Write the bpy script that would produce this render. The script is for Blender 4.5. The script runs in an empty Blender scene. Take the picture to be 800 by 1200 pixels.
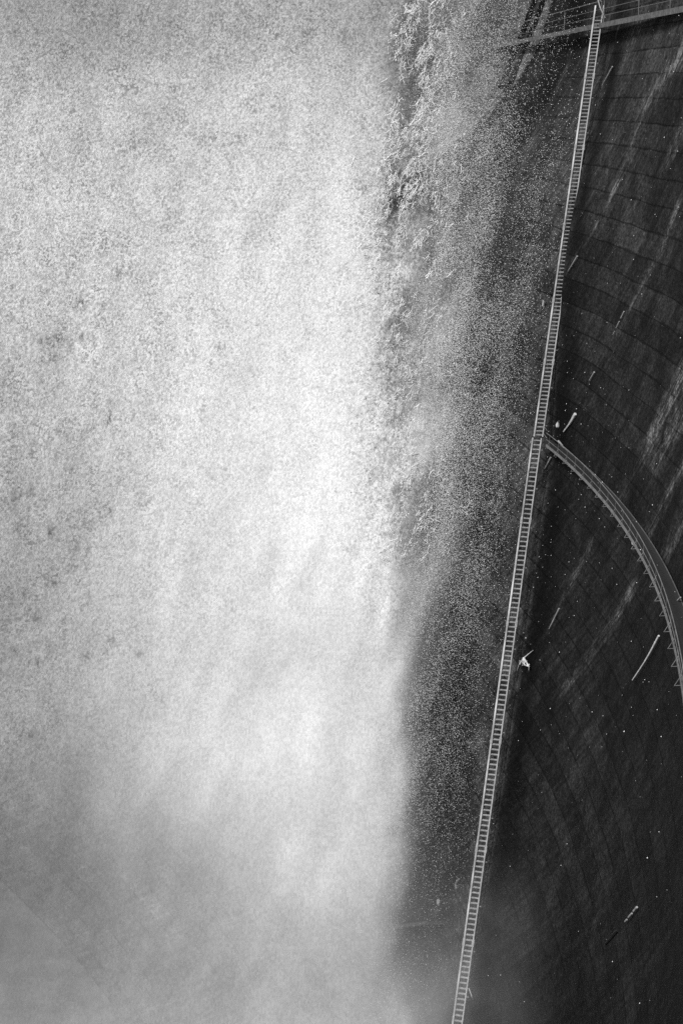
import bpy, math
import numpy as np
from mathutils import Vector, noise as mnoise
rng = np.random.default_rng(7)
sc = bpy.context.scene
COL = sc.collection

# ------------------------------------------------------------------ survey
F = 1903.0
PITCH = math.atan(490 / F)
CP, SP = math.cos(PITCH), math.sin(PITCH)
def ray(x, y):
    a = (np.asarray(x, float) - 400) / F; b = (600 - np.asarray(y, float)) / F
    dx, dy, dz = a, CP + b * SP, -SP + b * CP
    return dx / dy, dz / dy                      # per metre of distance
def at(x, y, D):
    a, b = ray(x, y); return Vector((float(a) * D, D, float(b) * D))
def onz(x, y, z):
    a, b = ray(x, y); D = z / float(b); return at(x, y, D)

def sstep(t): t = np.clip(t, 0, 1); return t * t * (3 - 2 * t)
def wallx(h, D, clear=True):
    """x of the dam face at depth h below the camera height, distance D"""
    h = np.asarray(h, float); D = np.asarray(D, float)
    t = sstep((h + 4.7) / 26.7)
    A = 18.6 - (18.6 - 14.8) * np.clip((h + 4.7) / 26.7, -3, 1) - 0.213 * np.clip(h - 22, 0, None) - .0006 * np.clip(h - 22, 0, None) ** 2
    k = .0008 + .0059 * t
    Dc = 70 + 11 * t - .42 * np.clip(h - 22, 0, None)
    x = A - k * (D - Dc) ** 2 / 2 - .012 * np.clip(D - 165, 0, None) ** 2 * (1 - t)
    x = x - .05 * sstep((74 - D) / 14)
    return x + ((.9 + .3 * (1 - t)) if clear else 0)
def wallD(x, y):
    a, b = ray(x, y)
    D = np.full(np.broadcast(a, b).shape, 25.0); lo = D.copy(); hi = D * 0 + 260
    for _ in range(40):
        m = (lo + hi) / 2
        inside = a * m < wallx(-b * m, m)
        lo = np.where(inside, m, lo); hi = np.where(inside, hi, m)
    return lo
def onwall(x, y, off=0.0):
    D = float(wallD(x, y)); p = at(x, y, D); p.x -= off; return p

# ------------------------------------------------------------------ helpers
class MB:
    def __init__(s): s.v = []; s.f = []
    def prism(s, a, b, ra, rb=None, n=6, up=None):
        a = Vector(a); b = Vector(b); rb = ra if rb is None else rb
        d = (b - a).normalized(); u = Vector((0, 0, 1)) if abs(d.z) < .95 else Vector((1, 0, 0))
        s1 = d.cross(u).normalized(); s2 = s1.cross(d); k = len(s.v)
        for c, r in ((a, ra), (b, rb)):
            for i in range(n):
                t = 2 * math.pi * i / n; s.v.append(c + s1 * math.cos(t) * r + s2 * math.sin(t) * r)
        for i in range(n): s.f.append((k + i, k + (i + 1) % n, k + n + (i + 1) % n, k + n + i))
        s.f.append(tuple(k + i for i in range(n))[::-1]); s.f.append(tuple(k + n + i for i in range(n)))
    def bar(s, a, b, w, t, side):
        """rectangular bar; w along side, t across"""
        a = Vector(a); b = Vector(b); d = (b - a).normalized(); side = Vector(side)
        side = (side - d * side.dot(d)).normalized(); o = d.cross(side); k = len(s.v)
        for c in (a, b):
            for p, q in ((-1, -1), (1, -1), (1, 1), (-1, 1)): s.v.append(c + side * (w / 2 * p) + o * (t / 2 * q))
        for i in range(4): s.f.append((k + i, k + (i + 1) % 4, k + 4 + (i + 1) % 4, k + 4 + i))
        s.f.append((k + 3, k + 2, k + 1, k)); s.f.append((k + 4, k + 5, k + 6, k + 7))
    def pathtube(s, pts, r, n=6):
        for a, b in zip(pts[:-1], pts[1:]): s.prism(a, b, r, n=n)
    def ribbon(s, L, R, thick=.06):
        k = len(s.v); n = len(L)
        for a, b in zip(L, R):
            a = Vector(a); b = Vector(b); dz = Vector((0, 0, thick))
            s.v += [a, b, b - dz, a - dz]
        for i in range(n - 1):
            p = k + 4 * i; q = p + 4
            for j in range(4): s.f.append((p + j, p + (j + 1) % 4, q + (j + 1) % 4, q + j))
        s.f.append((k, k + 1, k + 2, k + 3)); p = k + 4 * (n - 1); s.f.append((p + 3, p + 2, p + 1, p))
    def blob(s, c, rx, ry, rz, seed=0):
        k = len(s.v); c = Vector(c)
        for i in range(5):
            ph = math.pi * (i + .5) / 5
            for j in range(7):
                th = 2 * math.pi * j / 7; e = 1 + .5 * mnoise.noise(Vector((i + seed, j * .9, seed * 3.1)))
                s.v.append(c + Vector((rx * math.sin(ph) * math.cos(th), ry * math.sin(ph) * math.sin(th), rz * math.cos(ph))) * e)
        for i in range(4):
            for j in range(7): s.f.append((k + i * 7 + j, k + (i + 1) * 7 + j, k + (i + 1) * 7 + (j + 1) % 7, k + i * 7 + (j + 1) % 7))
        s.f.append(tuple(k + j for j in range(7))); s.f.append(tuple(k + 28 + j for j in range(7))[::-1])
    def build(s, name, mat, parent=None, **kw):
        me = bpy.data.meshes.new(name); me.from_pydata([tuple(v) for v in s.v], [], s.f); me.update()
        me.materials.append(mat); o = bpy.data.objects.new(name, me); COL.objects.link(o)
        if parent: o.parent = parent; o.matrix_parent_inverse = parent.matrix_world.inverted() if False else parent.matrix_parent_inverse.Identity(4)
        for k_, v_ in kw.items(): o[k_] = v_
        return o
def part(mb, name, mat, root, **kw):
    """mesh written in world metres, parented to a thing standing at root.location"""
    l = Vector(root['base']) if 'base' in root else root.location
    mb.v = [Vector(v) - l for v in mb.v]
    return mb.build(name, mat, root, **kw)
def thing(name, loc, label, cat, group=None):
    o = bpy.data.objects.new(name, None); COL.objects.link(o); o.location = loc; o.empty_display_size = .3
    o['label'] = label; o['category'] = cat
    if group: o['group'] = group
    return o
def tag(o, label, cat, group=None):
    o['label'] = label; o['category'] = cat
    if group: o['group'] = group
def centred(mb, name, mat, label, cat, group=None):
    c = sum((Vector(v) for v in mb.v), Vector()) / len(mb.v)
    mb.v = [Vector(v) - c for v in mb.v]
    o = mb.build(name, mat); o.location = c; tag(o, label, cat, group); return o

# ------------------------------------------------------------------ node helper
class NT:
    def __init__(s, name):
        s.m = bpy.data.materials.new(name); s.m.use_nodes = True; s.t = s.m.node_tree; s.t.nodes.clear()
        s.out = s.t.nodes.new('ShaderNodeOutputMaterial')
    def n(s, typ, **kw):
        nd = s.t.nodes.new(typ)
        for k, v in kw.items(): setattr(nd, k, v)
        return nd
    def link(s, a, b): s.t.links.new(a, b)
    def val(s, sock, v):
        if isinstance(v, bpy.types.NodeSocket): s.link(v, sock)
        else: sock.default_value = v
    def math(s, op, a, b=0.0, c=0.0, clamp=False):
        nd = s.n('ShaderNodeMath', operation=op); nd.use_clamp = clamp
        s.val(nd.inputs[0], a); s.val(nd.inputs[1], b); s.val(nd.inputs[2], c); return nd.outputs[0]
    def attr(s, name): return s.n('ShaderNodeAttribute', attribute_name=name).outputs['Fac']
    def noise(s, vec, scale, detail=4, rough=.5, dist=0.0):
        nd = s.n('ShaderNodeTexNoise'); s.link(vec, nd.inputs['Vector'])
        nd.inputs['Scale'].default_value = scale; nd.inputs['Detail'].default_value = detail
        nd.inputs['Roughness'].default_value = rough; nd.inputs['Distortion'].default_value = dist
        return nd.outputs['Fac']
    def ramp(s, v, a, b, lo=0.0, hi=1.0, smooth=True):
        nd = s.n('ShaderNodeMapRange'); nd.interpolation_type = 'SMOOTHSTEP' if smooth else 'LINEAR'
        s.val(nd.inputs[0], v); s.val(nd.inputs[1], a); s.val(nd.inputs[2], b); s.val(nd.inputs[3], lo); s.val(nd.inputs[4], hi)
        return nd.outputs[0]
    def pos(s):
        tc = s.n('ShaderNodeTexCoord'); sp = s.n('ShaderNodeSeparateXYZ'); s.link(tc.outputs['Object'], sp.inputs[0])
        return tc.outputs['Object'], sp.outputs
    def comb(s, x, y, z):
        nd = s.n('ShaderNodeCombineXYZ'); s.val(nd.inputs[0], x); s.val(nd.inputs[1], y); s.val(nd.inputs[2], z); return nd.outputs[0]
    def grey(s, v): return s.comb(v, v, v)

def simple(name, base, var=.3, scale=3.0, rough=.6, metal=0.0, spec=.3):
    t = NT(name); P, _ = t.pos()
    n = t.noise(P, scale, 6, .65)
    v = t.math('MULTIPLY', base, t.ramp(n, .3, .7, 1 - var, 1 + var))
    b = t.n('ShaderNodeBsdfPrincipled'); t.link(t.grey(v), b.inputs['Base Color'])
    b.inputs['Roughness'].default_value = rough; b.inputs['Metallic'].default_value = metal
    b.inputs['Specular IOR Level'].default_value = spec
    t.link(b.outputs[0], t.out.inputs[0]); return t.m
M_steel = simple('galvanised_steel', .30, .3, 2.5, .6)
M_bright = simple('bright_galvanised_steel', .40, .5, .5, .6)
M_rung = simple('worn_galvanised_rung', .25, .35, 6, .6)
M_rail = simple('galvanised_rail', .15, .3, 1.5, .6)
M_deck = simple('walkway_grating', .019, .3, 9, .8)
M_dark = simple('weathered_steel', .10, .4, 3, .7)
M_anchor = simple('rusted_anchor_steel', .03, .4, 3, .8)
M_white = simple('white_water_spill', .55, .15, 4, .7)
M_greyw = simple('thin_water_spill', .28, .3, 4, .7)
M_drop = simple('water_drop', .85, .1, 9, .4)
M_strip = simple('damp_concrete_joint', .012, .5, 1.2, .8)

# ------------------------------------------------------------------ concrete of the dam
def concrete():
    t = NT('dam_concrete'); P, (X, Y, Z) = t.pos()
    # a slight waver of the pour joints
    wv = t.noise(t.comb(Y, 0.0, t.math('MULTIPLY', Z, .3)), .12, 3, .5)
    zz = t.math('ADD', Z, t.math('MULTIPLY', wv, .5))
    lift = t.math('DIVIDE', zz, 1.45)
    idx = t.math('FLOOR', lift); fr = t.math('FRACT', lift)
    u = t.math('ADD', t.math('MULTIPLY', Y, 1.0), Z)            # slanting fall line of the face
    pan = t.math('FLOOR', t.math('ADD', t.math('DIVIDE', u, 9.0), t.math('MULTIPLY', idx, .37)))
    wn = t.n('ShaderNodeTexWhiteNoise', noise_dimensions='3D'); t.link(t.comb(idx, pan, 3.0), wn.inputs['Vector'])
    wn2 = t.n('ShaderNodeTexWhiteNoise', noise_dimensions='3D'); t.link(t.comb(idx, 5.0, 1.0), wn2.inputs['Vector'])
    tone = t.math('MULTIPLY', t.ramp(wn.outputs['Value'], 0, 1, .84, 1.16, False), t.ramp(wn2.outputs['Value'], 0, 1, .72, 1.28, False))
    jl = t.math('MINIMUM', fr, t.math('SUBTRACT', 1.0, fr))
    jn = t.noise(P, .5, 4, .6)
    jw = t.ramp(jn, .35, .70, .02, .11)
    joint = t.ramp(jl, 0.0, jw, .36, 1.0)
    board = t.noise(t.comb(0.0, t.math('MULTIPLY', Y, .05), t.math('MULTIPLY', zz, 1.0)), 5.5, 3, .6)
    boards = t.ramp(board, .3, .7, .86, 1.14)
    big = t.ramp(t.noise(P, .07, 5, .6), .3, .7, .65, 1.35)
    fine = t.ramp(t.noise(P, 3.2, 10, .85), .30, .70, .25, 2.0)
    # run-off streaks along the fall line
    sn = t.noise(t.comb(t.math('MULTIPLY', u, 1.4), t.math('MULTIPLY', Z, .07), 0.0), 1.0, 8, .72)
    runs = t.ramp(sn, .38, .66, .72, 1.5)
    sn2 = t.noise(t.comb(t.math('MULTIPLY', u, 2.6), t.math('MULTIPLY', Z, .22), 4.0), 1.0, 6, .8)
    lime = t.math('MULTIPLY', t.attr('lime'), t.ramp(sn2, .42, .60, 0.05, 1.7))
    lime = t.math('MULTIPLY', lime, t.ramp(t.noise(P, 1.1, 8, .75), .40, .60, .2, 1.6))
    sn_ = t.n('ShaderNodeVectorMath', operation='SNAP'); t.link(P, sn_.inputs[0]); sn_.inputs[1].default_value = (.5, .16, .09)
    wg = t.n('ShaderNodeTexWhiteNoise', noise_dimensions='3D'); t.link(sn_.outputs[0], wg.inputs['Vector'])
    fine = t.math('MULTIPLY', fine, t.ramp(wg.outputs['Value'], 0, 1, .55, 1.45, False))
    patch = t.ramp(t.noise(P, .35, 7, .7, .5), .36, .64, .6, 1.4); fine = t.math('MULTIPLY', fine, patch)
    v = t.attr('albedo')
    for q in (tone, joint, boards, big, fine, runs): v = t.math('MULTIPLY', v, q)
    v = t.math('ADD', v, t.math('MULTIPLY', t.math('MULTIPLY', lime, fine), .085))
    v = t.math('MINIMUM', v, .5)
    b = t.n('ShaderNodeBsdfPrincipled'); t.link(t.grey(v), b.inputs['Base Color'])
    b.inputs['Roughness'].default_value = .85; b.inputs['Specular IOR Level'].default_value = .08
    bp = t.n('ShaderNodeBump'); bp.inputs['Strength'].default_value = .5; bp.inputs['Distance'].default_value = .08
    t.link(t.math('ADD', t.noise(P, 2.0, 8, .7), t.math('MULTIPLY', joint, 1.2)), bp.inputs['Height']); t.link(bp.outputs[0], b.inputs['Normal'])
    t.link(b.outputs[0], t.out.inputs[0]); return t.m

LT, LM, LB = at(700, 22, 118), at(629.5, 513, 104), at(530.5, 1238, 85)
def ladD(h):  # distance of the ladder line at depth h
    return np.interp(h, [-LT.z, -LM.z, -LB.z, 80], [LT.y, LM.y, LB.y, LB.y - 16])

# limestone runs: (x0,y0,x1,y1,width m,strength) measured points on the face
LIME = [(752, 20, 735, 60, 2.2, .5), (800, 60, 752, 125, 1.6, .75), (765, 100, 722, 215, .8, .6), (722, 217, 712, 240, .7, 1.5),
        (700, 262, 668, 310, .5, .35), (795, 240, 775, 290, .7, .9), (775, 290, 722, 392, .4, .55), (722, 40, 705, 85, 1.0, .35),
        (800, 435, 755, 530, 1.5, 1.0), (755, 530, 722, 592, .8, .4), (800, 480, 765, 540, 2.0, .5), (800, 545, 750, 640, 1.0, .5),
        (740, 690, 660, 810, 1.0, .4), (690, 640, 640, 740, .8, .3), (600, 75, 560, 150, 1.5, .3), (668, 60, 640, 130, 1.2, .35), (800, 610, 770, 660, 1.5, .35),
        (800, 150, 775, 200, 1.2, .5), (740, 130, 726, 160, .5, .5), (620, 170, 600, 250, 1.6, .3)]
def wall_mesh():
    Ds = np.concatenate([np.arange(22, 150, .33), np.arange(150, 246, 1.5)])
    hs = np.arange(-34, 84, .33)
    DD, HH = np.meshgrid(Ds, hs)
    XX = wallx(HH, DD)
    n = DD.size; V = np.stack([XX, DD, -HH], -1).reshape(-1, 3)
    nr, ncl = DD.shape
    i = np.arange(nr - 1)[:, None] * ncl + np.arange(ncl - 1)[None, :]
    Fq = np.stack([i, i + ncl, i + ncl + 1, i + 1], -1).reshape(-1, 4)
    me = bpy.data.meshes.new('wall_face'); me.from_pydata(V.tolist(), [], Fq.tolist()); me.update()
    me.polygons.foreach_set('use_smooth', [True] * len(me.polygons))
    d, h = DD.ravel(), HH.ravel()
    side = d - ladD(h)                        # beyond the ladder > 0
    wet = sstep((side + .2) / .9)  # blends into the paler wall tone beyond the ladder
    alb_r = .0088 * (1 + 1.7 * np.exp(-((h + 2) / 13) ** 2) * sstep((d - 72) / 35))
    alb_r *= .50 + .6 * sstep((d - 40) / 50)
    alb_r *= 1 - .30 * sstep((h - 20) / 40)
    alb_r *= 1 - .72 * np.exp(-((side + 1.9) / 2.0) ** 2)      # ladder's shadow on the wall, painted into the albedo
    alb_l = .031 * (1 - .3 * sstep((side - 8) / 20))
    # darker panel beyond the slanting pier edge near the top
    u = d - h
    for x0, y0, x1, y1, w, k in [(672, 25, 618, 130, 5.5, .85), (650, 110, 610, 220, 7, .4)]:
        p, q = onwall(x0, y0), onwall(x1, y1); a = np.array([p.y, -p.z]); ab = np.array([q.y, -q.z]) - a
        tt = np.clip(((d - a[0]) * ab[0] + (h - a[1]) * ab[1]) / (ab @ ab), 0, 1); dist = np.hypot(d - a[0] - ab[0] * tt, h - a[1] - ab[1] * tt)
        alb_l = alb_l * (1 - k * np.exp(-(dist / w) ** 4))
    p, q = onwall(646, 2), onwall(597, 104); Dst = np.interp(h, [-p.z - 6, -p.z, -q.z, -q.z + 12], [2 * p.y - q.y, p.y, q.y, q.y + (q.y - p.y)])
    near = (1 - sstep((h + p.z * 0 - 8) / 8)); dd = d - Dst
    alb_l = np.where(dd > 0, alb_l + .055 * near * np.exp(-dd / 40), alb_l * (1 - .75 * near * np.exp(-(-dd / 14) ** 2)))  # paler beyond the strip: haze put into the wall colour
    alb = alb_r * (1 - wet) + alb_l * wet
    lime = np.zeros(n)
    for x0, y0, x1, y1, w, s_ in LIME:
        p, q = onwall(x0, y0), onwall(x1, y1)
        a = np.array([p.y, -p.z]); b = np.array([q.y, -q.z]); ab = b - a; L2 = ab @ ab
        tt = ((d - a[0]) * ab[0] + (h - a[1]) * ab[1]) / L2; tc = np.clip(tt, 0, 1)
        dist = np.hypot(d - a[0] - ab[0] * tc, h - a[1] - ab[1] * tc)
        lime = np.maximum(lime, s_ * np.exp(-(dist / (w * .55)) ** 2) * (1 - .5 * tc))
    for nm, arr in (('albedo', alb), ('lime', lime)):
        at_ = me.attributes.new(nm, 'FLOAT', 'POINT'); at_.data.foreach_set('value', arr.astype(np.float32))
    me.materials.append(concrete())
    return me

dam = thing('arch_dam', (float(wallx(60, 80)), 80, -84), 'dark curved concrete dam face with pour joints and pale run-off streaks', 'dam')
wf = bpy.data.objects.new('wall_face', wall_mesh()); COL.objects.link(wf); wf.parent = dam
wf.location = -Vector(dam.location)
# slanting raised joint strips by the upper walkway
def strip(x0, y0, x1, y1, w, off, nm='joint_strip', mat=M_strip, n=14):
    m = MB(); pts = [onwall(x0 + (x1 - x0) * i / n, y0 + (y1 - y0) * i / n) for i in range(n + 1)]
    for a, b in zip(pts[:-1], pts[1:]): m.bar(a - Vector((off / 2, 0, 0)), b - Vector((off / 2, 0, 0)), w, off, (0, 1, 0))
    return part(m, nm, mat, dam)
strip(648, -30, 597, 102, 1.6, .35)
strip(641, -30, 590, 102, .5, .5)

# concrete ledge half lost in the spray low down
m = MB(); A = onwall(482, 1084); B = onwall(522, 1079); B2 = onwall(517, 1062)
m.ribbon([A + Vector((-1.0, 0, 0)), B + Vector((-1.2, 0, 0))], [A + Vector((1, 0, 0)), B + Vector((1, 0, 0))], .25)
part(m, 'ledge', simple('pale_concrete', .11, .2, 2, .8), dam)

# ------------------------------------------------------------------ ladders
SIDE = Vector((1, -.30, 0)).normalized()
def ladder(label, Pt, Pb, w, nr, over_top=0.0, skip_stuff='top', t0=0., t1=1.):
    root = thing('steel_ladder', Pb, label, 'ladder')
    d = (Pb - Pt).normalized(); nrm = d.cross(SIDE).normalized()
    T = Pt - d * over_top
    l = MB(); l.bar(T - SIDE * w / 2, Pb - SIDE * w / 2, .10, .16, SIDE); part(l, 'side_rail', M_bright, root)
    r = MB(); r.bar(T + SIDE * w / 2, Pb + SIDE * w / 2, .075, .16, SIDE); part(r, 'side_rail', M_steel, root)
    stuff = MB()
    for i in range(nr):
        t = t0 + (t1 - t0) * (i + .5) / nr; c = Pt.lerp(Pb, t)
        jit = .02 * mnoise.noise(Vector((i * 1.7, 0, 3)))
        a = c - SIDE * (w / 2 - .05); b = c + SIDE * (w / 2 - .04) + Vector((0, 0, jit))
        extra = (i < nr - 100)
        m = stuff if extra else MB()
        m.bar(a, b, .125, .035, Vector((0, 1, .3)))
        if not extra: part(m, 'rung', M_rung, root)
    if nr > 100: part(stuff, 'rung', M_rung, root, kind='stuff')
    for i in range(1, 6):
        c = Pt.lerp(Pb, (i + .13 * math.sin(i * 5)) / 6)
        for sg in (-1, 1):
            m = MB(); e = c + SIDE * (sg * w / 2); m.bar(e - d * .22, e + d * .22, .15, .19, SIDE); part(m, 'splice_plate', M_rung, root)
    L = (Pb - Pt).length; nb = int(L / 2.6)
    for i in range(nb + 1):
        t = (i + .3) / (nb + .6); c = Pt.lerp(Pb, t) + SIDE * (w / 2 + .04)
        m = MB(); e = c + Vector((.14, 0, -.01)); m.bar(c, e, .06, .05, (0, 0, 1)); part(m, 'wall_bracket', M_rung, root)
        D = c.y; wx = float(wallx(-c.z, c.y))
        m = MB(); m.bar(e, Vector((max(e.x + .05, wx + .03), D, c.z - .04)), .035, .035, (0, 0, 1)); part(m, 'wall_anchor', M_anchor, root)
    return root
lu_b, ll_t = at(630.4, 512, 104.2), at(629.0, 513.5, 103.9)
lad_up = ladder('upper steel ladder running down from the upper walkway to the curved one', LT, lu_b, .56, 112, over_top=1.0)
lad_lo = ladder('lower steel ladder running down from the curved walkway into the mist', ll_t, LB, .56, 124)
# hooped hand hold at the head of the upper ladder and stay cable at the foot of the lower one
m = MB(); m.pathtube([at(705, 16, 118), at(704.5, 2, 117.6), at(700, -1, 117.6), at(703, 10, 117), at(708.5, 21, 116.8)], .04); part(m, 'grab_rail', M_steel, lad_up)
m = MB(); m.pathtube([at(549, 1158, 86.8), at(554, 1172, 86), at(563, 1203, 85)], .03); m.prism(at(551, 1180, 86), at(556, 1178, 86), .025); part(m, 'stay_cable', M_steel, lad_lo)

# ------------------------------------------------------------------ lower curved walkway
ZW = -22.0
def edge(D): return float(wallx(22, D)) - .9 - .02
def P(D, dz=0, out=0.0): return Vector((edge(D) - out, D, ZW + dz))
Ds = [102.6 - i * 1.1 for i in range(52)]
wk = thing('curved_walkway', P(75), 'narrow curved maintenance walkway with railing bolted to the dam face', 'walkway')
m = MB(); m.ribbon([P(D) for D in Ds], [Vector((float(wallx(22, D)) + .1, D, ZW)) for D in Ds], .07); part(m, 'deck', M_deck, wk)
m = MB()
for a, b in zip(Ds[:-1], Ds[1:]): m.bar(P(a, .02, .03), P(b, .02, .03), .05, .16, (1, 0, 0))
part(m, 'edge_beam', M_rail, wk)
m = MB()
for a, b in zip(Ds[:-1], Ds[1:]): m.bar(Vector((float(wallx(22, a)) - .06, a, ZW + .05)), Vector((float(wallx(22, b)) - .06, b, ZW + .05)), .03, .05, (1, 0, 0))
part(m, 'toe_plate', M_dark, wk)
for hgt, r in ((.42, .016), (.84, .022)):
    m = MB(); m.pathtube([P(D, hgt, .03) for D in Ds], r); part(m, 'handrail', M_rail, wk)
for i in range(26):
    D = 101.8 - i * 2.15
    m = MB(); m.prism(P(D, 0, .03), P(D, .84, .03), .011); part(m, 'post', M_rail, wk)
    if D < 57.5: continue
    m = MB(); m.pathtube([P(D, -.02, .03), P(D, -.04, .30), P(D, .42, .03)], .017); part(m, 'brace', M_rail, wk)
# landing that joins it to the ladders
m = MB(); c = at(631, 514, 103.9)
m.ribbon([P(102.6), c + SIDE * .28 + Vector((0, 0, ZW - c.z))], [P(102.6) + Vector((.8, .1, 0)), c + SIDE * .5 + Vector((.3, .8, ZW - c.z))], .06); part(m, 'landing', M_deck, wk)
m = MB(); m.pathtube([P(102.6, .5), c + SIDE * .3 + Vector((0, 0, .35))], .02); m.pathtube([P(102.6, 1.), c + SIDE * .3 + Vector((0, 0, .85))], .02); part(m, 'landing_rail', M_rail, wk)

# ------------------------------------------------------------------ upper straight walkway
G0, G1 = at(800, 8, 95), onz(594, 50, at(800, 8, 95).z)
gd = (G1 - G0) / (G1.y - G0.y)
def G(D, dz=0, dx=0): p = G0 + gd * (D - G0.y); return p + Vector((dx, 0, dz))
gw = thing('upper_walkway', G(118), 'straight upper walkway with three-bar railing crossing the top right of the dam', 'walkway')
m = MB(); m.ribbon([G(78), G(192)], [G(78, 0, .55), G(192, 0, .55)], .12); part(m, 'deck', M_dark, gw)
m = MB(); m.bar(G(78, -.12, -.03), G(192, -.12, -.03), .08, .34, (1, 0, 0)); part(m, 'edge_beam', M_dark, gw)
for hgt, r in ((.5, .018), (.95, .018), (1.5, .035)):
    m = MB(); m.prism(G(118.6 if hgt > 1 else 78, hgt), G(192, hgt), r); part(m, 'handrail', M_rail, gw)
for i, D in enumerate([98, 106, 116.5, 131.2, 146, 161, 176, 190]):
    m = MB(); m.prism(G(D, 0), G(D, 1.5), .035); part(m, 'post', M_rail, gw)

# ------------------------------------------------------------------ leaks, pipes and fittings on the face
def taper(x0, y0, x1, y1, r0, r1, name, mat, label, cat, off=.12, group=None, bend=0, broken=False):
    m = MB(); n = 7; pts = [onwall(x0 + (x1 - x0) * i / n + bend * math.sin(math.pi * i / n), y0 + (y1 - y0) * i / n, off) for i in range(n + 1)]
    for i in range(n):
        if broken and i in (2, 5): continue
        ra = r0 + (r1 - r0) * i / n; rb = r0 + (r1 - r0) * (i + 1) / n
        j = 1 + .35 * mnoise.noise(Vector((x0 * .3, i * .8, y0)))
        m.prism(pts[i], pts[i + 1], ra * j, rb, n=6)
    return centred(m, name, mat, label, cat, group)
taper(675, 485, 661, 506, .12, .035, 'water_jet', M_white, 'bright white jet of water spurting from the face above the walkway start', 'water leak', .08, bend=1)
m = MB(); m.blob(onwall(655, 498, .12), .13, .13, .2, 2); centred(m, 'wall_fitting', M_white, 'small white lamp on the dam face just right of the ladder above the junction', 'fitting')  # plain white fitting on the face, gives no light
taper(656, 517, 663, 525, .08, .03, 'pipe_end', M_greyw, 'short pale pipe end at the start of the curved walkway', 'pipe')
taper(775, 745, 744, 797, .06, .03, 'drain_pipe', M_white, 'long thin white drain pipe slanting down from the curved walkway', 'pipe', .15, bend=1.5)
taper(719, 78, 707, 100, .05, .03, 'water_trickle', M_greyw, 'thin straight pale trickle on the face just right of the ladder top', 'water leak')
taper(647, 536, 640, 549, .06, .03, 'water_trickle', M_greyw, 'short faint trickle between the ladder and the curved walkway just below the junction', 'water leak')
taper(698, 436, 692, 446, .05, .03, 'water_trickle', M_greyw, 'short thin trickle on dark face above the bright white jet', 'water leak')
taper(678, 300, 667, 318, .05, .03, 'water_trickle', M_greyw, 'pale trickle close beside the middle of the upper ladder', 'water leak')
taper(733, 365, 720, 392, .045, .03, 'water_trickle', M_greyw, 'thin broken trickle high on the face above the curved walkway', 'water leak', broken=True)
taper(749, 1063, 735, 1080, .05, .04, 'water_trickle', M_greyw, 'bright broken trickle from a crack near the bottom right corner', 'water leak', broken=True)
taper(657, 713, 645, 737, .05, .02, 'water_trickle', M_greyw, 'faint trickle on the face left of the curved walkway, above the leaking splash', 'water leak')
taper(724, 1090, 710, 1106, .09, .06, 'wall_crack', simple('wet_black_crack', .004, .2), 'dark wet crack in the face near the bottom right corner', 'crack', .03)
# leaking splash low beside the ladder
m = MB(); C0 = onwall(619, 771, .3); C1 = onwall(625, 781, .3); C2 = onwall(614, 777, .3); C3 = onwall(609, 786, .2); C4 = onwall(623, 786, .2); C5 = onwall(626, 762, .1)
for a, b, r0, r1 in ((C0, C1, .05, .045), (C0, C2, .05, .02), (C2, C3, .025, .012), (C1, C4, .035, .012), (C5, C0, .012, .04), (C0, (C1 + C2) / 2, .07, .03), (C1, (C2 + C1) / 2, .05, .02)): m.prism(a, b, r0, r1)
_s = np.random.default_rng(4)
for k in range(46):
    t_ = _s.uniform(0, 1); c_ = C0.lerp(C1.lerp(C2, _s.uniform(0, 1)), t_ ** .6) + Vector((_s.normal(0, .05), _s.normal(0, .08), _s.normal(0, .06))); m.blob(c_, *(_s.uniform(.015, .055, 3)), k)
centred(m, 'water_splash', M_white, 'white triangular splash of leaking water right of the lower ladder', 'water leak')
for (x, y, r, lb) in ((746, 635.5, .13, 'first of three small white fittings above the curved walkway, nearest the ladder'), (751.3, 643, .13, 'middle of three small white fittings above the curved walkway'),
                      (761, 648, .11, 'small white lamp set apart higher on the face, rightmost of three above the walkway')):
    p = onwall(x, y, .18); rt = thing('wall_fitting', p, lb, 'fitting')
    m = MB(); m.blob(p, r * .9, r, r * 1.2, x); part(m, 'lens', M_white, rt)  # white body of a small wall fitting, not a light source
    m = MB(); m.bar(p + Vector((.05, 0, -.02)), p + Vector((.3, 0, -.02)), .06, .06, (0, 0, 1)); part(m, 'bracket', M_dark, rt)
p = onwall(790, 715, .15); m = MB(); m.blob(p, .12, .12, .13, 8); q = onwall(794, 713.5, .15); m.blob(q, .09, .1, .09, 3)
m.pathtube([q, onwall(796, 706, .2), onwall(802, 700, .2)], .035)
centred(m, 'bent_pipe', M_steel, 'bent grey pipe with white end at the right edge beside the curved walkway', 'pipe')
m = MB(); m.blob(onwall(517.3, 1057, .2), .14, .16, .2, 4); centred(m, 'wall_fitting', M_white, 'tiny bright white lamp low on the face left of the lower ladder', 'fitting')  # small white fitting, purpose unknown
m = MB(); m.pathtube([onwall(541, 1030, .2), onwall(537, 1036, .2), onwall(538, 1042, .2)], .07); centred(m, 'pipe_end', M_greyw, 'pale hooked pipe end left of the lower ladder near its foot', 'pipe')
m = MB(); m.pathtube([onwall(640, 352, .2), onwall(639, 359, .2)], .08); centred(m, 'pipe_end', M_greyw, 'small pale pipe end left of the upper ladder halfway down', 'pipe')

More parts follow.
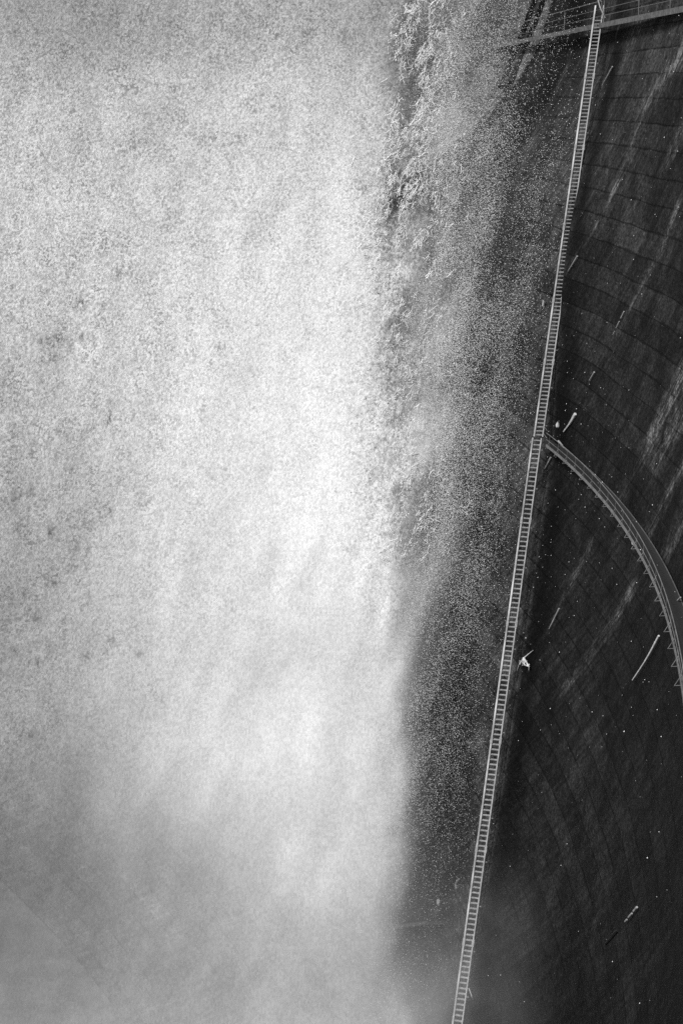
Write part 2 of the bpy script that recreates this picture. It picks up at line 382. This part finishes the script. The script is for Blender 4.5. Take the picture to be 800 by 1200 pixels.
# ------------------------------------------------------------------ falling water
TX = [-60, 0, 100, 200, 300, 400, 440, 470, 490, 510, 530, 560, 600, 640, 700]
TY = [-60, 0, 60, 100, 200, 300, 400, 500, 600, 700, 780, 860, 940, 1020, 1100, 1160, 1260]
TB = [
 [175, 168, 152, 172, 182, 176, 165, 150, 130, 132, 118,  95,  78, 30, 0],
 [175, 168, 152, 172, 182, 176, 165, 150, 135, 135, 120,  95,  78, 30, 0],
 [185, 185, 170, 178, 195, 198, 185, 160, 145, 138, 122,  95,  74, 30, 0],
 [195, 195, 190, 198, 207, 206, 195, 172, 150, 145, 128,  95,  70, 30, 0],
 [205, 205, 205, 210, 218, 218, 200, 160, 160, 150, 128,  98,  66, 30, 0],
 [205, 203, 206, 214, 223, 226, 210, 178, 160, 150, 130,  88,  60, 30, 0],
 [200, 198, 203, 216, 228, 230, 205, 185, 178, 165, 128,  82,  56, 28, 0],
 [190, 188, 200, 218, 231, 231, 205, 188, 190, 160, 118,  76,  52, 26, 0],
 [175, 173, 196, 222, 232, 232, 212, 198, 205, 160, 105,  70,  50, 24, 0],
 [160, 160, 188, 218, 228, 228, 222, 215, 200, 125,  85,  58,  44, 10, 0],
 [152, 152, 180, 208, 218, 220, 218, 212, 165,  92,  70,  52,  36, 0, 0],
 [162, 160, 168, 198, 212, 214, 212, 205, 120,  70,  58,  46,  25, 0, 0],
 [152, 150, 148, 178, 206, 210, 206, 178,  80,  58,  50,  44,  15, 0, 0],
 [140, 138, 134, 162, 198, 204, 198, 140,  68,  56,  52,  48,  15, 0, 0],
 [136, 132, 130, 150, 172, 178, 172, 125,  78,  68,  66,  56,  30, 12, 0],
 [146, 144, 146, 158, 166, 165, 158, 142, 102,  88,  82,  66,  45, 25, 10],
 [156, 155, 160, 165, 168, 165, 158, 148, 118, 102,  92,  72,  52, 35, 20]]
TB = np.array(TB, float)
TB[:8, 2:7] += 9; TB[:8, :2] += 5; TB[:, 9:13] -= np.array([14, 26, 30, 22]); TB = np.clip(TB, 0, 238)
TB[:6, 7:9] += np.array([24, 18]); TB[:8, 0:5] += 6; TB = np.clip(TB, 0, 238); TB[:3, 12] -= 14; TB[:9, 9:11] += 10; TB[3:9, 5] += 10; TB[3:10, 6] += 18; TB[6:11, 7] += 12; TB[2:6, 0:3] += 6; TB[6:13, 3:6] += 2; TB[9:14, 7] += 4; TB[9:14, 8] -= 8; TB[12:, 0:3] -= np.array([14, 18, 16]); TB[13:, 3:6] -= np.array([10, 6, 6]); TB[12, 5:7] += 6
# how grainy / speckled the sheet is there
TG = np.array([
 [.9, .9, 1., 1., 1., .9, .9, 1., 1., .9, .8, .7, .6, .5, 0]] * 3 + [
 [.9, .9, .9, .8, .7, .6, .8, 1., 1., .9, .8, .7, .6, .5, 0],
 [.8, .8, .8, .7, .6, .5, .8, 1., .9, .9, .8, .7, .6, .5, 0],
 [.8, .8, .8, .6, .5, .4, .7, 1., .8, .8, .7, .7, .6, .5, 0],
 [.9, .9, .8, .6, .4, .3, .6, .9, .7, .7, .7, .7, .6, .5, 0],
 [.9, .9, .7, .5, .3, .3, .6, .8, .6, .6, .6, .7, .6, .5, 0],
 [.9, .9, .7, .4, .2, .2, .5, .5, .4, .5, .6, .6, .6, .5, 0],
 [.9, .9, .6, .3, .2, .15, .3, .3, .3, .5, .6, .6, .6, .5, 0],
 [.8, .8, .5, .25, .15, .15, .2, .2, .3, .5, .6, .6, .6, .5, 0],
 [.7, .7, .3, .2, .1, .1, .15, .2, .3, .4, .5, .5, .5, .5, 0],
 [.5, .4, .2, .1, .1, .1, .1, .2, .3, .4, .4, .4, .4, .4, 0],
 [.3, .2, .1, .1, .1, .1, .1, .2, .2, .3, .3, .3, .3, .3, 0],
 [.1, .1, .1, .1, .1, .1, .1, .1, .2, .2, .2, .2, .2, .2, 0],
 [.1, .1, .1, .1, .1, .1, .1, .1, .1, .1, .1, .1, .1, .1, 0],
 [.1, .1, .1, .1, .1, .1, .1, .1, .1, .1, .1, .1, .1, .1, 0]])
def catmull(tab, xs, ys, x, y):
    """smooth separable interpolation"""
    from numpy import interp
    cols = []
    X = np.linspace(xs[0], xs[-1], 200); Y = np.linspace(ys[0], ys[-1], 260)
    T = np.array([interp(X, xs, r) for r in tab]); T = np.array([interp(Y, ys, T[:, j]) for j in range(len(X))]).T
    def blur(a, n, ax):
        k = np.hanning(n + 2)[1:-1]; k /= k.sum()
        pad = [(0, 0), (0, 0)]; pad[ax] = (n // 2, n // 2)
        return np.apply_along_axis(lambda v: np.convolve(v, k, 'valid'), ax, np.pad(a, pad, mode='edge'))
    T = blur(blur(T, 5, 1), 19, 0)
    fx = (np.clip(x, xs[0], xs[-1]) - xs[0]) / (xs[-1] - xs[0]) * 199; fy = (np.clip(y, ys[0], ys[-1]) - ys[0]) / (ys[-1] - ys[0]) * 259
    ix = np.minimum(fx.astype(int), 198); iy = np.minimum(fy.astype(int), 258); ax = fx - ix; ay = fy - iy
    return (T[iy, ix] * (1 - ax) + T[iy, ix + 1] * ax) * (1 - ay) + (T[iy + 1, ix] * (1 - ax) + T[iy + 1, ix + 1] * ax) * ay
def lin(v): v = np.clip(v / 255, 0, 1); return np.where(v < .04045, v / 12.92, ((v + .055) / 1.055) ** 2.4)
LWATER = .86
def sheetD(h): return 123 - .55 * h - .006 * h * h
LACE = [(484, 50, 20, 95, .95), (500, 90, 22, 60, .8), (470, 215, 36, 70, 1.1), (485, 170, 24, 60, .8), (470, 280, 30, 45, .9), (470, 380, 40, 60, .55), (455, 470, 45, 80, .6),
        (465, 570, 28, 60, .65), (470, 640, 25, 30, .4), (60, 392, 12, 10, .9), (131, 490, 5, 13, 1.), (68, 515, 7, 7, .8), (265, 410, 5, 9, .7), (93, 388, 5, 6, 1.), (250, 320, 12, 9, .3)]
class Fbm:
    '''seamless lookup of turbulent noise, sheared along the way the water is thrown'''
    def __init__(s, sx, sy, shear, seed, n=(220, 330), octv=4):
        s.sx, s.sy, s.shear = sx, sy, shear
        g = np.zeros(n)
        for i in range(n[0]):
            for j in range(n[1]):
                v = Vector((i * .25, j * .25, seed)); g[i, j] = mnoise.fractal(v, .9, 2.1, octv)
        s.g = g; s.n = n
    def __call__(s, x, y):
        a = (x + s.shear * y) / s.sx * 4 + 60; b = y / s.sy * 4 + 20
        a = np.mod(a, s.n[0] - 2); b = np.mod(b, s.n[1] - 2); i = a.astype(int); j = b.astype(int); fa = a - i; fb = b - j
        return (s.g[i, j] * (1 - fa) + s.g[i + 1, j] * fa) * (1 - fb) + (s.g[i, j + 1] * (1 - fa) + s.g[i + 1, j + 1] * fa) * fb
F_warp = Fbm(70, 130, .32, 1.3); F_wisp = Fbm(26, 95, .38, 5.1); F_bil = Fbm(110, 120, .0, 9.4); F_drop = Fbm(30, 90, .3, 3.3)
_r = np.random.default_rng(21)
for _ in range(70):
    gx = abs(_r.normal(0, 1)) * 95 + 5; gy = _r.normal(560, 200)
    if 180 < gy < 960: LACE.append((gx, gy, _r.uniform(2.5, 6), _r.uniform(3.5, 9), _r.uniform(.35, .95)))
def build_sheet(name, layers, dens_fn, grain_fn, lace_fn, mat, x0=-55, x1=690, y0=-50, y1=1255, step=4.0, wob=.35):
    xs = np.arange(x0, x1 + 1, step); ys = np.arange(y0, y1 + 1, step)
    XX, YY = np.meshgrid(xs, ys); a, b = ray(XX, YY)
    V = []; Fs = []; at_d = []; at_g = []; at_l = []; base = 0
    nr, ncl = XX.shape
    for li, (fn) in enumerate(layers):
        D = np.full(XX.shape, 100.0)
        for _ in range(60): D = .5 * D + .5 * fn(-b * D)
        vx, vy, vz = a * D, D.copy(), b * D
        # broad billows
        w = np.array([mnoise.noise(Vector((p * .13, q * .09, li * 7.7))) + .5 * mnoise.noise(Vector((p * .4, q * .25, li * 3.7))) for p, q in zip(vx.ravel(), vz.ravel())]).reshape(XX.shape)
        vy = vy + w * wob
        vx = a * vy; vz = b * vy
        V.append(np.stack([vx, vy, vz], -1).reshape(-1, 3))
        i = base + np.arange(nr - 1)[:, None] * ncl + np.arange(ncl - 1)[None, :]
        Fs.append(np.stack([i, i + ncl, i + ncl + 1, i + 1], -1).reshape(-1, 4)); base += nr * ncl
        al = np.clip(dens_fn(XX, YY), 0, .992); lcv = lace_fn(XX, YY); share = 1 / len(layers)
        if len(layers) == 3: share = (.64, .20, .16)[li]
        al = 1 - (1 - al) ** share
        if li: al = al * (1 - .62 * np.clip(lcv, 0, 1))
        al = al * sstep((wallD(XX, YY) - vy) / 9)
        at_d.append(al.ravel()); at_g.append(grain_fn(XX, YY).ravel() * (1 if li == 0 else .4)); at_l.append(lcv.ravel() * (li == 0))
    V = np.concatenate(V); Fs = np.concatenate(Fs)
    me = bpy.data.meshes.new(name); me.from_pydata(V.tolist(), [], Fs.tolist()); me.update()
    me.polygons.foreach_set('use_smooth', [True] * len(me.polygons))
    for nm, arr in (('cover', at_d), ('foam', at_g), ('lace', at_l)):
        A = me.attributes.new(nm, 'FLOAT', 'POINT'); A.data.foreach_set('value', np.concatenate(arr).astype(np.float32))
    me.materials.append(mat); o = bpy.data.objects.new(name, me); COL.objects.link(o); o['kind'] = 'structure'
    return o
def water_mat():
    t = NT('falling_water'); P, (X, Y, Z) = t.pos()
    st = t.comb(X, Y, t.math('MULTIPLY', Z, .62))
    n_f = t.ramp(t.noise(st, 3.6, 8, .8, .3), .34, .66, 0.0, 1.0, False); n_m = t.noise(t.comb(X, Y, t.math('MULTIPLY', Z, .3)), .42, 6, .6, .4); n_b = t.noise(t.comb(X, Y, t.math('MULTIPLY', Z, .5)), .10, 4, .55, .3)
    g = t.attr('foam'); d = t.attr('cover'); lc = t.attr('lace')
    def cen(n, k): return t.math('MULTIPLY', t.math('SUBTRACT', n, .5), k)
    var = t.math('ADD', t.math('MULTIPLY', g, t.math('ADD', cen(n_f, .95), cen(n_m, .8))), cen(n_b, .22))
    # modulation is strongest where the sheet is half open
    al = t.math('ADD', d, t.math('MULTIPLY', var, t.math('ADD', .05, t.math('MULTIPLY', d, .75))))
    # lace: strands round dark holes, same pattern through the sheets
    across = t.math('SUBTRACT', X, t.math('MULTIPLY', Z, .36)); along = t.math('ADD', Z, t.math('MULTIPLY', X, .36))
    lp = t.comb(across, t.math('MULTIPLY', Y, .1), t.math('MULTIPLY', along, .5))
    wp = t.n('ShaderNodeTexWhiteNoise', noise_dimensions='3D'); sn_ = t.n('ShaderNodeVectorMath', operation='SNAP'); t.link(P, sn_.inputs[0]); sn_.inputs[1].default_value = (.10, .5, .12); t.link(sn_.outputs[0], wp.inputs['Vector'])
    ln = t.noise(lp, 1.6, 9, .80, .8); lm = t.noise(lp, .45, 3, .5, .5)
    hole = t.math('MULTIPLY', t.ramp(ln, .49, .525), t.ramp(lm, .34, .44, .35, 1.0))
    fl = t.noise(lp, 4.5, 4, .7, .4); hole2 = t.math('MULTIPLY', t.ramp(fl, .52, .555), t.ramp(ln, .40, .48))
    hole = t.math('MAXIMUM', hole, hole2)
    al = t.math('MULTIPLY', al, t.math('SUBTRACT', 1.0, t.math('MULTIPLY', hole, t.math('MULTIPLY', lc, .97), clamp=True)))
    n_s = t.noise(t.comb(X, Y, t.math('MULTIPLY', Z, .7)), 5.5, 3, .6, .4)
    n_c = t.noise(st, .7, 4, .6)
    fleck = t.math('MULTIPLY', t.math('MULTIPLY', g, t.ramp(n_s, .50, .60)), t.ramp(n_c, .40, .65, .25, .85))
    al = t.math('MULTIPLY', al, t.math('SUBTRACT', 1.0, t.math('MULTIPLY', fleck, .95), clamp=True))
    al = t.math('MULTIPLY', al, t.math('ADD', 1.0, t.math('MULTIPLY', g, .20)))
    al = t.math('MINIMUM', t.math('MAXIMUM', al, 0.0), 1.0)
    colr = t.ramp(t.noise(st, 1.1, 8, .75), .25, .75, .82, .98)
    colr = t.math('MULTIPLY', colr, t.math('ADD', 1.0, t.math('MULTIPLY', t.math('SUBTRACT', wp.outputs['Value'], .60), t.math('ADD', .15, t.math('MULTIPLY', g, .48)))))
    colr = t.math('MULTIPLY', colr, t.math('SUBTRACT', 1.0, t.math('MULTIPLY', fleck, .30)))
    colr = t.math('MINIMUM', colr, .98)
    dif = t.n('ShaderNodeBsdfDiffuse'); trl = t.n('ShaderNodeBsdfTranslucent'); trp = t.n('ShaderNodeBsdfTransparent')
    for q in (dif, trl): t.link(t.grey(colr), q.inputs['Color'])
    bp = t.n('ShaderNodeBump'); bp.inputs['Strength'].default_value = .55; bp.inputs['Distance'].default_value = .25
    t.link(t.math('MULTIPLY', t.math('ADD', t.math('ADD', n_f, t.math('MULTIPLY', n_s, -1.2)), t.math('MULTIPLY', n_m, .8)), g), bp.inputs['Height'])
    t.link(bp.outputs[0], dif.inputs['Normal'])
    m1 = t.n('ShaderNodeMixShader'); m1.inputs[0].default_value = .2; t.link(dif.outputs[0], m1.inputs[1]); t.link(trl.outputs[0], m1.inputs[2])
    m2 = t.n('ShaderNodeMixShader'); t.link(al, m2.inputs[0]); t.link(trp.outputs[0], m2.inputs[1]); t.link(m1.outputs[0], m2.inputs[2])
    t.link(m2.outputs[0], t.out.inputs[0]); return t.m
M_water = water_mat()
def dens(x, y):
    edge = np.exp(-((x - 480) / 75) ** 2); up = 1 - sstep((y - 560) / 200)
    xw = x + 7 * sstep((y - 640) / 80) + F_warp(x, y) * (15 + edge * (14 + 36 * up)); yw = y + F_bil(x + 300, y) * 26
    v = catmull(TB, TX, TY, xw, yw)
    right = sstep((x - 420) / 60) * (1 - sstep((x - 640) / 50))
    v = v * (1 + F_wisp(x, y) * (.03 + .20 * right * (.45 + .55 * up)))
    v = v + F_bil(x, y) * 17 * sstep((y - 620) / 260) * (1 - sstep((x - 430) / 50)) + F_wisp(x + 500, y) * 5
    return lin(np.clip(v, 0, 240)) / LWATER
def grain(x, y): return catmull(TG, TX, TY, x, y)
def lace(x, y):
    r = np.zeros(x.shape); x0_ = x; x = x + F_warp(x, y) * 14; y = y + F_bil(x, y) * 16
    for cx, cy, sx, sy, k in LACE: r = np.maximum(r, k * np.exp(-((x - cx) / sx) ** 2 - ((y - cy) / sy) ** 2))
    return r * (1 - .6 * sstep((455 - x0_) / 30) * sstep((x0_ - 340) / 30))
build_sheet('waterfall', [lambda h: sheetD(h), lambda h: sheetD(h) + 2.2, lambda h: sheetD(h) + 4.5], dens, grain, lace, M_water)

# mist rising over the foot of the ladder
def mist_mat():
    t = NT('drifting_mist'); P, (X, Y, Z) = t.pos()
    n = t.noise(P, .16, 5, .55, .4); d = t.attr('cover')
    al = t.math('MULTIPLY', d, t.ramp(n, .25, .75, .55, 1.45), clamp=True)
    dif = t.n('ShaderNodeBsdfDiffuse'); trl = t.n('ShaderNodeBsdfTranslucent'); trp = t.n('ShaderNodeBsdfTransparent')
    for q in (dif, trl): q.inputs['Color'].default_value = (.8, .8, .8, 1)
    m1 = t.n('ShaderNodeMixShader'); m1.inputs[0].default_value = .5; t.link(dif.outputs[0], m1.inputs[1]); t.link(trl.outputs[0], m1.inputs[2])
    m2 = t.n('ShaderNodeMixShader'); t.link(al, m2.inputs[0]); t.link(trp.outputs[0], m2.inputs[1]); t.link(m1.outputs[0], m2.inputs[2])
    t.link(m2.outputs[0], t.out.inputs[0]); return t.m
def mdens(x, y):
    x = x + F_warp(x, y) * 45
    e = sstep((y - 930) / 330) * (1 - .88 * sstep((x - 500) / 170)) * (1 + .45 * F_bil(x * 1.7, y * 1.7)) * .22
    return e * sstep((x - 380) / 80) * (1 - sstep((x - 790) / 60))
build_sheet('mist', [lambda h: sheetD(h) - 15, lambda h: sheetD(h) - 20], mdens, lambda x, y: x * 0, lambda x, y: x * 0, mist_mat(), x0=370, x1=860, y0=900, y1=1260, step=8)

# flying drops between the falling water and the wall
def spray():
    def sample(n, fn, x0, x1):
        out = []
        while sum(len(o) for o in out) < n:
            x = rng.uniform(x0, x1, 60000); y = rng.uniform(-15, 1215, 60000)
            k = rng.uniform(0, 1, 60000) < fn(x, y); out.append(np.stack([x[k], y[k]], -1))
        return np.concatenate(out)[:n]
    lx = lambda y: np.interp(y, [0, 514, 1200], [698, 622, 530])
    ex = lambda y: np.interp(y, [0, 300, 600, 750, 900, 1050, 1200], [490, 510, 510, 488, 470, 458, 450])
    def f1(x, y):
        s_ = (x - ex(y)) / (lx(y) - ex(y))
        return np.where(s_ < 0, sstep((x - ex(y) + 40) / 40) * .7, (.12 + .88 * np.clip(1 - s_, 0, 1)) ** 1.9 * (s_ < 1)) * (1 - .8 * sstep((y - 900) / 200)) * (.55 + .45 * sstep(1 - np.abs(y - 500) / 700)) * np.clip(.75 + .9 * F_drop(x, y), .12, 1.4) * (1 - .75 * (1 - sstep((x - 500) / 30)) * (1 - sstep((y - 300) / 120))) * (1 - .55 * sstep((x - 585) / 30) * (1 - sstep((y - 90) / 60)))
    def f2(x, y): return (x > lx(y) + 14) * (.25 + .75 * np.exp(-((x - lx(y) - 20) / 55) ** 2) * np.exp(-((y - 560) / 240) ** 2)) * (1 - .7 * sstep((y - 850) / 200))
    A = sample(190000, f1, 420, 700); B = sample(380, f2, 540, 800)
    XY = np.concatenate([A, B]); n = len(XY)
    a, b = ray(XY[:, 0], XY[:, 1]); Dw = wallD(XY[:, 0], XY[:, 1])
    far = np.minimum(Dw - .8, 112)
    D = far - rng.uniform(0, 1, n) * np.minimum(far * .28, 26)
    C = np.stack([a * D, D, b * D], -1)
    r = ((.009 + .018 * rng.uniform(0, 1, n) ** 3) * np.clip(D / 105, .5, 1.05) ** 1.5)[:, None]; r[len(A):] = (.008 + .018 * rng.uniform(0, 1, n - len(A)) ** 3)[:, None]
    st = rng.uniform(1.0, 1.7, n)
    oc = np.array([(1, 0, 0), (-1, 0, 0), (0, 1, 0), (0, -1, 0), (0, 0, 1), (0, 0, -1)], float)
    V = C[:, None, :] + oc[None] * r[:, None, :] * np.stack([np.ones(n), np.ones(n), st], -1)[:, None, :]
    fc = np.array([(0, 2, 4), (2, 1, 4), (1, 3, 4), (3, 0, 4), (2, 0, 5), (1, 2, 5), (3, 1, 5), (0, 3, 5)])
    Fa = (fc[None] + (np.arange(n) * 6)[:, None, None]).reshape(-1, 3)
    me = bpy.data.meshes.new('spray'); nv = n * 6; nf = len(Fa)
    me.vertices.add(nv); me.vertices.foreach_set('co', V.reshape(-1))
    me.loops.add(nf * 3); me.loops.foreach_set('vertex_index', Fa.reshape(-1).astype(np.int32))
    me.polygons.add(nf); me.polygons.foreach_set('loop_start', np.arange(nf, dtype=np.int32) * 3)
    me.update(calc_edges=True); me.validate(); me.materials.append(M_drop)
    o = bpy.data.objects.new('spray', me); COL.objects.link(o)
    o['kind'] = 'stuff'; tag(o, 'fine white spray drops flying between the falling water and the dam wall', 'spray')
spray()

def splash():
    m = MB(); R_ = np.random.default_rng(33)
    def mean_x(y): return np.interp(y, [0, 120, 210, 300, 400, 480, 570, 660], [492, 494, 474, 470, 474, 468, 466, 466])
    n = 0
    while n < 2000:
        y = R_.uniform(-10, 650); x = mean_x(y) + R_.normal(0, 1) * (18 + 7 * (150 < y < 320) + 12 * (y > 330))
        if R_.uniform() > (1.0 if y < 320 else .42): continue
        if F_drop(np.array([x * 2.0]), np.array([y * 2.0]))[0] < -.12: continue
        n += 1
        D = 100.0; a, b = ray(x, y)
        for _ in range(30): D = .5 * D + .5 * float(sheetD(-b * D))
        p = at(x, y, D - R_.uniform(.3, 2.2)); k = int(R_.integers(1, 6)); sz = R_.uniform(.010, .032) * (1.6 if R_.uniform() < .12 else 1) * (1 if y < 320 else .7)
        dirv = Vector((R_.normal(-.34, .42), R_.normal(0, .2), -1.0)).normalized()
        for i in range(k):
            q = p + dirv * R_.uniform(.07, .20)
            m.prism(p, q, sz * R_.uniform(.5, 1.3), sz * R_.uniform(.4, 1.2), n=4)
            if R_.uniform() < .35:      # side thread
                e = q + Vector((R_.normal(0, .22), R_.normal(0, .1), R_.normal(-.05, .14))); m.prism(q, e, sz * .7, sz * .25, n=4)
            if R_.uniform() < .5: m.blob(q + Vector((R_.normal(0, .16), 0, R_.normal(0, .16))), *(R_.uniform(.015, .05, 3)), i)
            dirv = (dirv + Vector((R_.normal(0, .45), R_.normal(0, .2), R_.normal(-.1, .25)))).normalized(); p = q
    o = m.build('splash', M_drop); o['kind'] = 'stuff'; tag(o, 'torn white strands of water along the ragged right edge of the fall', 'splash')
splash()

# river at the foot of the dam
me = bpy.data.meshes.new('river'); me.from_pydata([(-1500, -600, 0), (1500, -600, 0), (1500, 2500, 0), (-1500, 2500, 0)], [], [(0, 1, 2, 3)]); me.materials.append(simple('dark_churned_river', .05, .4, .2, .3))
o = bpy.data.objects.new('river', me); o.location = (0, 0, -83); COL.objects.link(o); o['kind'] = 'structure'

# ------------------------------------------------------------------ light
SUN = Vector((-.52, -.38, .76)).normalized()
el = math.asin(SUN.z); az = math.atan2(SUN.x, SUN.y)
w = bpy.data.worlds.new("World"); sc.world = w; w.use_nodes = True; nt = w.node_tree
bg = nt.nodes['Background']; sky = nt.nodes.new('ShaderNodeTexSky'); sky.sky_type = 'NISHITA'; sky.sun_disc = False
sky.sun_elevation = el; sky.sun_rotation = az
bw = nt.nodes.new('ShaderNodeRGBToBW'); nt.links.new(sky.outputs[0], bw.inputs[0]); nt.links.new(bw.outputs[0], bg.inputs[0]); bg.inputs[1].default_value = .10
ld = bpy.data.lights.new('sun', 'SUN'); ld.energy = 4.15; ld.angle = math.radians(14); ld.color = (1, 1, 1)
lo = bpy.data.objects.new('sun', ld); COL.objects.link(lo); lo.rotation_euler = (-SUN).to_track_quat('-Z', 'Y').to_euler(); lo.location = (-40, 20, 60)

cd = bpy.data.cameras.new('camera'); cam = bpy.data.objects.new('camera', cd); COL.objects.link(cam)
cd.sensor_fit = 'VERTICAL'; cd.sensor_height = 36; cd.lens = 36 * F / 1200; cd.clip_end = 5000
cam.rotation_euler = (math.pi / 2 - PITCH, 0, 0); sc.camera = cam
sc.render.engine = 'CYCLES'
sc.cycles.use_denoising = False
sc.cycles.transparent_max_bounces = 24; sc.cycles.max_bounces = 4; sc.cycles.diffuse_bounces = 2
sc.view_settings.view_transform = 'Standard'; sc.view_settings.look = 'None'; sc.view_settings.exposure = 0
